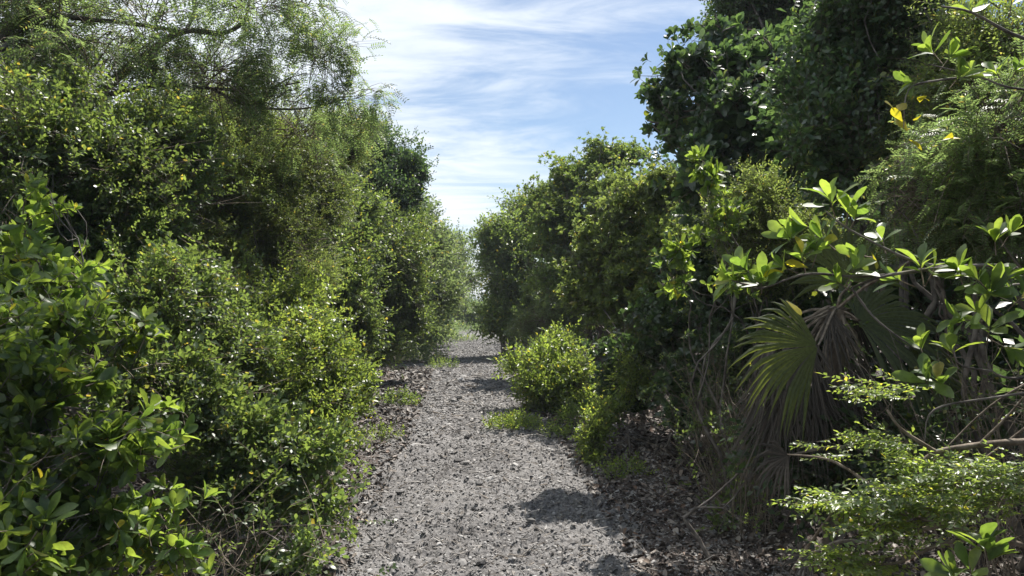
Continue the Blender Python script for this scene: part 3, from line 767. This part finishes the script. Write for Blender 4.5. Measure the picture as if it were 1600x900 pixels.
hand_shrub(401, 'broadleaf_shrub', 'foreground broad-leaved shrub reaching backlit leaf sprays in from the right edge', BR, (2.35, 2.7),
   [(.03, .016, [B0, (1750, 700, 2.6), (1680, 480, 2.55), (1600, 425, 2.5)]),
    (.014, .006, [(1680, 480, 2.55), (1590, 420, 2.5), (1480, 418, 2.45), (1380, 432, 2.4), (1330, 450, 2.4)]),
    (.009, .004, [(1480, 418, 2.45), (1420, 405, 2.45), (1330, 360, 2.45), (1290, 330, 2.45)]),
    (.009, .004, [(1480, 418, 2.45), (1350, 432, 2.42), (1260, 428, 2.4), (1190, 450, 2.4), (1150, 440, 2.4)]),
    (.008, .003, [(1330, 450, 2.4), (1370, 500, 2.4), (1430, 545, 2.4)]),
    (.012, .004, [(1680, 480, 2.55), (1600, 445, 2.4), (1560, 455, 2.35)]),
    (.008, .003, [(1600, 425, 2.5), (1580, 400, 2.45), (1560, 370, 2.4)]),
    (.010, .003, [(1700, 560, 2.55), (1600, 590, 2.4), (1550, 580, 2.35), (1540, 540, 2.35)]),
    (.007, .003, [(1550, 580, 2.35), (1500, 570, 2.3), (1490, 540, 2.3)]),
    (.008, .003, [(1700, 600, 2.55), (1560, 620, 2.4), (1460, 640, 2.4), (1445, 690, 2.4)])],
   [(1300, 322, 2.45, -.2, 0, 1), (1325, 335, 2.45, .2, -.2, .8), (1265, 355, 2.45, -1, 0, .3), (1290, 378, 2.42, -.8, -.3, .2), (1335, 345, 2.45, .4, 0, .8),
    (1255, 410, 2.4, -.3, 0, 1), (1275, 400, 2.4, .1, -.3, .9), (1230, 420, 2.4, -1, 0, .4), (1170, 425, 2.4, -.5, 0, .9), (1150, 440, 2.4, -1, 0, .2), (1190, 445, 2.4, -.2, -.5, .5),
    (1315, 445, 2.4, -.6, 0, .4), (1330, 430, 2.4, .1, -.3, .8), (1440, 425, 2.4, .1, 0, .8), (1455, 430, 2.4, .5, -.3, .6), (1500, 430, 2.35, -.4, 0, .7),
    (1555, 380, 2.35, -.3, 0, 1), (1575, 370, 2.35, .3, 0, 1), (1530, 440, 2.3, -.6, -.3, .5), (1570, 440, 2.3, .2, 0, .9), (1545, 460, 2.3, -.2, -.5, .3), (1590, 470, 2.3, .3, -.3, .3),
    (1530, 490, 2.3, -.8, 0, .3), (1545, 520, 2.3, 0, -.3, .6), (1510, 500, 2.3, -.7, 0, .2), (1565, 540, 2.3, .5, 0, -.3), (1440, 548, 2.4, -.3, 0, .9), (1490, 555, 2.3, -.2, 0, .8), (1470, 605, 2.35, -.4, -.2, .6),
    (1450, 600, 2.35, -.4, -.2, .6), (1380, 380, 2.5, -.3, -.2, .8), (1350, 400, 2.45, -.3, 0, .3), (1410, 440, 2.5, -.3, 0, -.2), (1240, 375, 2.45, -1, 0, .4)],
   yellow=[(1253, 395, 2.38), (1228, 470, 2.4), (1360, 392, 2.4), (1225, 425, 2.38), (1262, 418, 2.38)])
hand_shrub(402, 'broadleaf_tree', 'broad-leaved branch of a tree hanging in at the top right corner with yellow leaves below', TREE, (3.6, 3.4),
   [(.05, .02, [B0, (1900, 400, 3.3), (1760, 100, 3.2), (1640, 20, 3.1)]),
    (.016, .005, [(1760, 100, 3.2), (1600, 60, 3.1), (1520, 20, 3.05), (1470, 10, 3.0)]),
    (.012, .004, [(1760, 140, 3.2), (1600, 140, 3.0), (1530, 120, 3.0), (1450, 100, 3.0)]),
    (.009, .003, [(1530, 120, 3.0), (1470, 125, 3.0), (1420, 140, 3.0), (1412, 200, 3.0)])],
   [(1580, 8, 3.05, -.4, 0, .5), (1550, 5, 3.05, -.6, 0, .3), (1460, 85, 3.0, -.4, 0, .8), (1480, 95, 3, .2, 0, .9), (1430, 130, 3, -.8, 0, .2), (1495, 125, 3, 0, -.4, .5), (1560, 118, 3, -.3, 0, .8), (1585, 115, 3, .3, 0, .9),
    (1600, 120, 3, .3, -.4, .4), (1520, 20, 3.1, -.3, 0, .7), (1600, 30, 3.1, 0, -.4, .6)],
   yellow=[(1400, 165, 3.0), (1437, 160, 3.0), (1452, 158, 3.0), (1410, 190, 3.0), (1436, 182, 3.0), (1418, 205, 3.0), (1398, 172, 3.0), (1470, 220, 3.0), (1420, 218, 3.0), (1490, 215, 3.0)])
hand_shrub(403, 'broadleaf_seedling', 'small broad-leaved sprig poking up at the very bottom right', 'seedling', (1.15, 1.9),
   [(.006, .003, [B0, (1530, 960, 1.9), (1528, 900, 1.9)])],
   [(1545, 880, 1.9, .2, 0, 1), (1520, 900, 1.9, -.4, 0, .8), (1500, 905, 1.9, -.8, 0, .4), (1540, 865, 1.9, .1, .1, 1)])

# low horizontal branches with tiny leaves, bottom right
def spray_cloud(rng, b, cen, n, sp, dirb, size, rnd=.5):
    pos = np.array([P(c[0], c[1], c[2]) for c in cen])
    w_ = np.array([c[3] for c in cen], float); pk = rng.choice(len(cen), n, p=w_ / w_.sum())
    sz = np.array([[c[4], c[5], c[6]] for c in cen])
    p = pos[pk] + np.clip(rng.normal(size=(n, 3)), -2, 2) * sz[pk] * .5
    S = dict(SP[sp]); S['roll'] = .5
    d = np.tile(np.array([dirb], float), (n, 1)) + rng.normal(size=(n, 3)) * np.array([rnd, rnd, rnd * .35])
    place(b, rng, S, p, d, size)
SP['tiny'] = dict(t=variants(lambda: tpl_spray(tr, 9, .019, .0095, 1, .0085, .5, .35), 5), mat='small', a=.001, spread=.03, up=.1, roll=.5, rnd=.4)
rng = np.random.default_rng(77)
bb = (2.1, 2.75, ground_h1(2.1, 2.75))
o = thing('low_branch_shrub', 'spreading shrub with bare grey branches and flat layers of tiny leaves at the bottom right', BR, bb)
b = Buf()
BP = lambda *a: P(*a)
rows = [(.02, .012, [(2.1, 2.75, -.05), (2.05, 2.7, .6), (1.95, 2.6, 1.05)]),]
q = limb(b, rng, [(2.1, 2.75, -.05), (2.02, 2.7, .5), P(1680, 688, 2.6)], .022, .014)
for r0, r1, pp in [
    (.014, .005, [(1680, 688, 2.6), (1600, 690, 2.55), (1530, 695, 2.5), (1460, 708, 2.5), (1420, 740, 2.5), (1370, 765, 2.5)]),
    (.008, .003, [(1460, 705, 2.5), (1410, 672, 2.5), (1385, 640, 2.5)]),
    (.007, .003, [(1530, 695, 2.5), (1570, 655, 2.5), (1600, 620, 2.5)]),
    (.007, .002, [(1370, 765, 2.5), (1300, 720, 2.6), (1230, 710, 2.7)]),
    (.013, .006, [(1700, 880, 2.5), (1600, 852, 2.4), (1540, 838, 2.35), (1480, 822, 2.3), (1430, 830, 2.3)]),
    (.008, .003, [(1540, 842, 2.35), (1470, 850, 2.3), (1400, 880, 2.3), (1340, 880, 2.3)]),
    (.007, .003, [(1480, 822, 2.3), (1400, 800, 2.35), (1330, 790, 2.4), (1290, 795, 2.4)]),
    (.006, .003, [(1600, 730, 2.5), (1585, 760, 2.5), (1562, 790, 2.5), (1560, 840, 2.45)]),
    (.006, .003, [(1240, 890, 2.6), (1265, 850, 2.55), (1300, 802, 2.5)]),
    (.006, .002, [(1640, 640, 2.6), (1560, 700, 2.6), (1480, 760, 2.6)]),
    (.005, .002, [(1620, 590, 2.6), (1540, 640, 2.6), (1440, 740, 2.6)])]:
    limb(b, rng, [P(*p) for p in pp], r0, r1, 6)
b.build('stem', M['twig'], o, True, bb)
b = Buf()
cen = [(1320, 785, 2.4, 1.5, .12, .14, .025), (1370, 795, 2.4, 1.2, .10, .12, .03), (1460, 735, 2.45, 1.6, .12, .16, .02), (1560, 730, 2.4, 1.8, .16, .16, .022),
       (1430, 770, 2.35, 1.6, .16, .14, .03), (1520, 780, 2.35, 1.6, .16, .16, .03), (1400, 830, 2.3, 1.4, .14, .14, .03), (1480, 810, 2.3, 1.2, .14, .14, .04),
       (1310, 870, 2.35, .6, .12, .1, .02), (1370, 885, 2.3, .7, .12, .1, .02), (1380, 610, 2.7, .8, .12, .14, .03), (1390, 690, 2.6, .8, .14, .14, .03), (1300, 705, 2.8, .5, .14, .14, .02), (1590, 770, 2.35, 1, .12, .12, .05)]
spray_cloud(rng, b, cen, 760, 'tiny', (-.8, -.25, .05), (.8, 1.4))
b.build('foliage', [M['small'], M['twig']], o, True, bb)

# ------------------------------------------------------------------ fan palm
def fan(rng, b, hub, axis, normal, R_, n=26, spread_=210, split=.55, droop=.2, petiole=None, wide=1.0):
    """palmate blade: folded segments fused near the hub, free and drooping at the tips"""
    axis = np.array(axis, float); axis /= np.linalg.norm(axis)
    nrm = np.array(normal, float); nrm -= axis * (nrm @ axis); nrm /= np.linalg.norm(nrm)
    side_ = np.cross(nrm, axis); hub = np.array(hub, float)
    st_ = np.array([.03, .2, .4, split, .75, .9, 1.0])
    half = radians(spread_) / n / 2
    for k in range(n):
        a = radians(-spread_ / 2 + spread_ * (k + .5) / n)
        d = axis * cos(a) + side_ * sin(a); dp = -axis * sin(a) + side_ * cos(a)
        Lk = R_ * (1 - .22 * abs(a) / radians(spread_ / 2)) * rng.uniform(.9, 1.05)
        wob = rng.normal() * .05; dr = droop * rng.uniform(.4, 1.8)
        wmax = split * Lk * tan(half) * 1.02 * wide
        V = []
        for s_ in st_:
            r_ = s_ * Lk
            hw = r_ * tan(half) * 1.02 if s_ <= split else wmax * max(.03, 1 - ((s_ - split) / (1 - split)) ** 1.3)
            cen_ = hub + d * r_ + nrm * (s_ ** 2 * .05 * R_) + dp * wob * r_ * s_
            cen_[2] -= dr * R_ * max(0, s_ - .45) ** 2 * 2.2
            fold = hw * .42
            V += [cen_ - dp * hw - nrm * fold * .5, cen_ + nrm * fold * .5, cen_ + dp * hw - nrm * fold * .5]
        Q = []
        for i in range(len(st_) - 1):
            c = i * 3; Q += [(c, c + 1, c + 4, c + 3), (c + 1, c + 2, c + 5, c + 4)]
        b.add(np.array(V), None, Q, 0, 0)
    if petiole is not None:
        p = curve(rng, petiole, hub, 8, .03, .06); b.tubes(p[None], np.linspace(.011, .006, 8)[None], 5, 1)

rng = np.random.default_rng(88)
pb = (1.95, 4.65); pz = ground_h1(*pb); pbase = (pb[0], pb[1], pz)
palm = thing('fan_palm', 'fan palm with a wide drooping green fan above a skirt of dead hanging fronds', 'palm', pbase)
top = np.array([1.98, 4.6, 1.55])
b = Buf(); tp = curve(rng, (pb[0], pb[1], pz - .1), top, 12, .02); b.tubes(tp[None], np.linspace(.06, .05, 12)[None] * rng.uniform(.93, 1.07, 12), 10, 0)
b.build('trunk', M['dry'], palm, True, pbase)
for hub, ax, nr, R_, sprd, dp_, mt_ in [
    (P(1278, 540, 4.1), (-1, -.15, .0), (.05, -1, .35), .52, 135, .34, 'palm'),
    (P(1470, 385, 4.3), (.05, -.1, 1), (0, -1, .1), .40, 150, .15, 'palm'),
    (P(1340, 500, 4.5), (1, .1, .05), (0, -.7, .7), .62, 180, .35, 'palm'),
    (P(1330, 440, 4.7), (-.1, .3, 1), (0, -1, .3), .5, 190, .2, 'palm'),
    (P(1420, 560, 4.4), (1, -.2, -.5), (0, -.6, .8), .5, 180, .4, 'palm'),
    ]:
    b = Buf(); fan(rng, b, hub, ax, nr, R_, 26, sprd, .66, dp_, petiole=top)
    b.build('frond', [M[mt_], M['twig']], palm, False, pbase)
for k in range(34):
    a = rng.uniform(0, 2 * pi) if k % 3 else rng.uniform(-2.6, -.6); rr_ = rng.uniform(.12, .26)
    hub = np.array([top[0] + cos(a) * rr_ * 1.5 - .15, top[1] + sin(a) * rr_, rng.uniform(1.0, 1.55)])
    b = Buf(); fan(rng, b, hub, (cos(a) * .45, sin(a) * .45, -1), (cos(a), sin(a), .1), rng.uniform(.4, .7), 12, 70, .3, .12, petiole=top, wide=.8)
    f = b.build('dead_frond', [M['deadpalm'], M['dry']], palm, False, pbase)
# fallen, dry fans caught beside the palm
rng = np.random.default_rng(89)
for px, py, Y, ax, nr, R_, lab in [
    (1232, 712, 4.1, (-.9, -.1, -.25), (.1, -.9, .3), .25, 'dry brown palm fan caught in the twigs beside the fan palm'),
    (1262, 868, 3.5, (-.8, -.3, -.3), (.1, -.7, .7), .16, 'small grey dead palm fan lying on the shaded ground at the bottom right')]:
    hub = P(px, py, Y); b = Buf(); fan(rng, b, hub, ax, nr, R_, 15, 140, .5, .5, petiole=hub + np.array([.35, .12, .02]))
    oo = b.build('dead_palm_fan', [M['deadpalm'], M['dry']], None, False, hub); oo.location = hub
    tag(oo, lab, 'palm leaf')

# dry arching stems in the shade (bare shrub)
def bare_shrub(seed, label, base, n, spreadx, h, lean, leaves=0, r=.004):
    rng = np.random.default_rng(seed); z0 = ground_h1(*base); bs = (base[0], base[1], z0)
    o = thing('dry_shrub', label, BR, bs)
    s0 = np.array([[base[0], base[1], z0 - .03]]) + rng.normal(size=(n, 3)) * np.array([spreadx * .4, spreadx * .3, 0])
    e = s0 + np.stack([rng.normal(size=n) * spreadx + lean, rng.normal(size=n) * spreadx * .5, h * rng.uniform(.45, 1.1, n)], 1)
    t = np.linspace(0, 1, 9)[None, :, None]
    mid = (s0 + e) / 2 + rng.normal(size=(n, 3)) * .14; mid[:, 2] += h * .18
    p = s0[:, None] * (1 - t) ** 2 + 2 * mid[:, None] * t * (1 - t) + e[:, None] * t ** 2
    p = p + np.cumsum(rng.normal(size=p.shape) * .008, 1)
    b = Buf(); b.tubes(p, (np.linspace(1, .3, 9)[None] * rng.uniform(.4, 1.3, n)[:, None]) * r, 4, 0)
    ns = n * 2; ip = rng.integers(0, n, ns); it = rng.integers(3, 8, ns); s1 = p[ip, it]
    e1 = s1 + rng.normal(size=(ns, 3)) * .16 + np.array([0, 0, .06]); t2 = np.linspace(0, 1, 5)[None, :, None]
    m1 = (s1 + e1) / 2 + rng.normal(size=(ns, 3)) * .04
    q = s1[:, None] * (1 - t2) ** 2 + 2 * m1[:, None] * t2 * (1 - t2) + e1[:, None] * t2 ** 2
    b.tubes(q, np.broadcast_to(np.linspace(.0022, .0008, 5)[None], (ns, 5)), 3, 0)
    b.build('stem', M['dry'], o, True, bs)
    if leaves:
        b = Buf(); k = rng.integers(0, ns, leaves); place(b, rng, SP['small'], q[k, 4], rng.normal(size=(leaves, 3)) + np.array([0, 0, .4]), (.6, 1.1))
        b.build('foliage', [M['mid'], M['twig']], o, True, bs)
bare_shrub(501, 'bare dry shrub of thin arching stems in the shade right of the path', (1.75, 6.0), 90, .30, 1.25, -.15, 260)
bare_shrub(502, 'thin bare stems standing in the dark left of the palm skirt', (1.65, 5.2), 46, .22, 1.0, -.05, 90, .0035)
bare_shrub(503, 'tangle of bare twigs behind the low spreading branches at the right edge', (2.6, 4.0), 60, .35, 1.3, -.2, 120, .004)
bare_shrub(504, 'bare twigs showing under the broad-leaved shrub at the lower left', (-1.5, 3.6), 40, .3, .7, .1, 60, .0035)

# ------------------------------------------------------------------ small plants on the ground
def weed(seed, px, py, Y, r_, h, sp, n, label, mat=None, name='weed_clump', cat='weeds'):
    rng = np.random.default_rng(seed); p = P(px, py, Y); x, y = p[0], Y; z = ground_h1(x, y)
    b = Buf()
    a = rng.uniform(0, 2 * pi, n); rr_ = np.sqrt(rng.uniform(0, 1, n)) * r_
    px_, py_ = x + np.cos(a) * rr_, y + np.sin(a) * rr_ * .8
    pos = np.stack([px_, py_, ground_h(px_, py_) + rng.uniform(0, 1, n) * h * (1 - (rr_ / r_) ** 2 * .6)], 1)
    place(b, rng, SP[sp], pos, rng.normal(size=(n, 3)) * .5 + np.array([0, 0, .9]), (.7, 1.2))
    o = b.build(name, [M[mat or SP[sp]['mat']], M['twig']], None, True, (x, y, z)); o.location = (x, y, z)
    tag(o, label, cat)
g = lambda Y, py: None
weed(601, 800, 668, 9.5, .36, .10, 'small', 240, 'low green weed patch on the right half of the path')
weed(602, 850, 640, 11.0, .3, .14, 'small', 150, 'low weeds at the foot of the bright rounded bush')
weed(603, 650, 562, 20.0, .9, .22, 'mid', 300, 'low green weeds along the left side of the path at the tree foot')
weed(604, 690, 575, 18.0, .4, .12, 'mid', 60, 'sparse weeds reaching into the path from the left')
weed(605, 715, 535, 30.0, .9, .2, 'mid', 160, 'yellowish weed patch in the path near its far end')
weed(606, 875, 690, 8.9, .28, .14, 'small', 70, 'thin weeds between the path and the dark leafy shrub')
weed(607, 1120, 830, 5.2, .06, .12, 'mid', 12, 'little green seedling in the shaded litter at the bottom right', None, 'seedling', 'seedling')
weed(608, 1150, 800, 5.6, .12, .16, 'mid', 24, 'small plant in the shade behind the little seedling', None, 'seedling', 'seedling')
weed(609, 552, 728, 5.0, .03, .14, 'smallnear', 5, 'bright shoot standing free at the left path edge', None, 'seedling', 'seedling')
weed(610, 770, 520, 33.0, .6, .3, 'mid', 60, 'low weeds below the farthest right tree')
hz = Buf()
x0, x1, y0, y1, z0, z1 = -640, 640, -320, 1540, -3, 8.2
vv = [(x, y, z) for z in (z0, z1) for y in (y0, y1) for x in (x0, x1)]
hz.add(np.array(vv), None, [(0, 2, 3, 1), (4, 5, 7, 6), (0, 1, 5, 4), (2, 6, 7, 3), (0, 4, 6, 2), (1, 3, 7, 5)])
hm = bpy.data.materials.new('haze'); hm.use_nodes = True; hm.node_tree.nodes.clear()
ho = hm.node_tree.nodes.new('ShaderNodeOutputMaterial'); hv = hm.node_tree.nodes.new('ShaderNodeVolumePrincipled')
hv.inputs['Color'].default_value = (.80, .88, 1.0, 1); hv.inputs['Density'].default_value = HAZE; hv.inputs['Anisotropy'].default_value = .0
hm.node_tree.links.new(hv.outputs[0], ho.inputs['Volume'])
if HAZE > 0: tag(hz.build('haze', hm, None, False), kind='stuff')
weed(611, 722, 500, 38.5, 1.6, .3, 'far', 150, 'sunlit weeds across the clearing before the bush at the path end', 'feather')
weed(612, 690, 500, 34.0, .8, .3, 'far', 70, 'yellow-green weeds at the left side of the clearing', 'feather')
rw = np.random.default_rng(640)
ws = [('small', 'low green weeds on the left path edge below the bright bush', -1, 8.6), ('mid', 'weeds on the left path edge where its first shadow ends', -1, 11.5),
      ('mid', 'far weeds on the left path edge', -1, 25), ('small', 'weed tuft in the half shade right of the path', 1, 6.9),
      ('mid', 'weeds on the right path edge before the rounded bush', 1, 9.9), ('mid', 'far weeds on the right path edge under the trees', 1, 18)]
for k, (sp_, lab, sd_, y) in enumerate(ws):
    x = float(path_x(y) + sd_ * (path_half(y) + rw.uniform(-.05, .25)))
    weed(650 + k, 800 + x / y * F, 500, y, rw.uniform(.2, .45), .14, sp_, int(rw.integers(35, 80)), lab)
print('faces', sum(len(o.data.polygons) for o in scn.objects if o.type == 'MESH'))
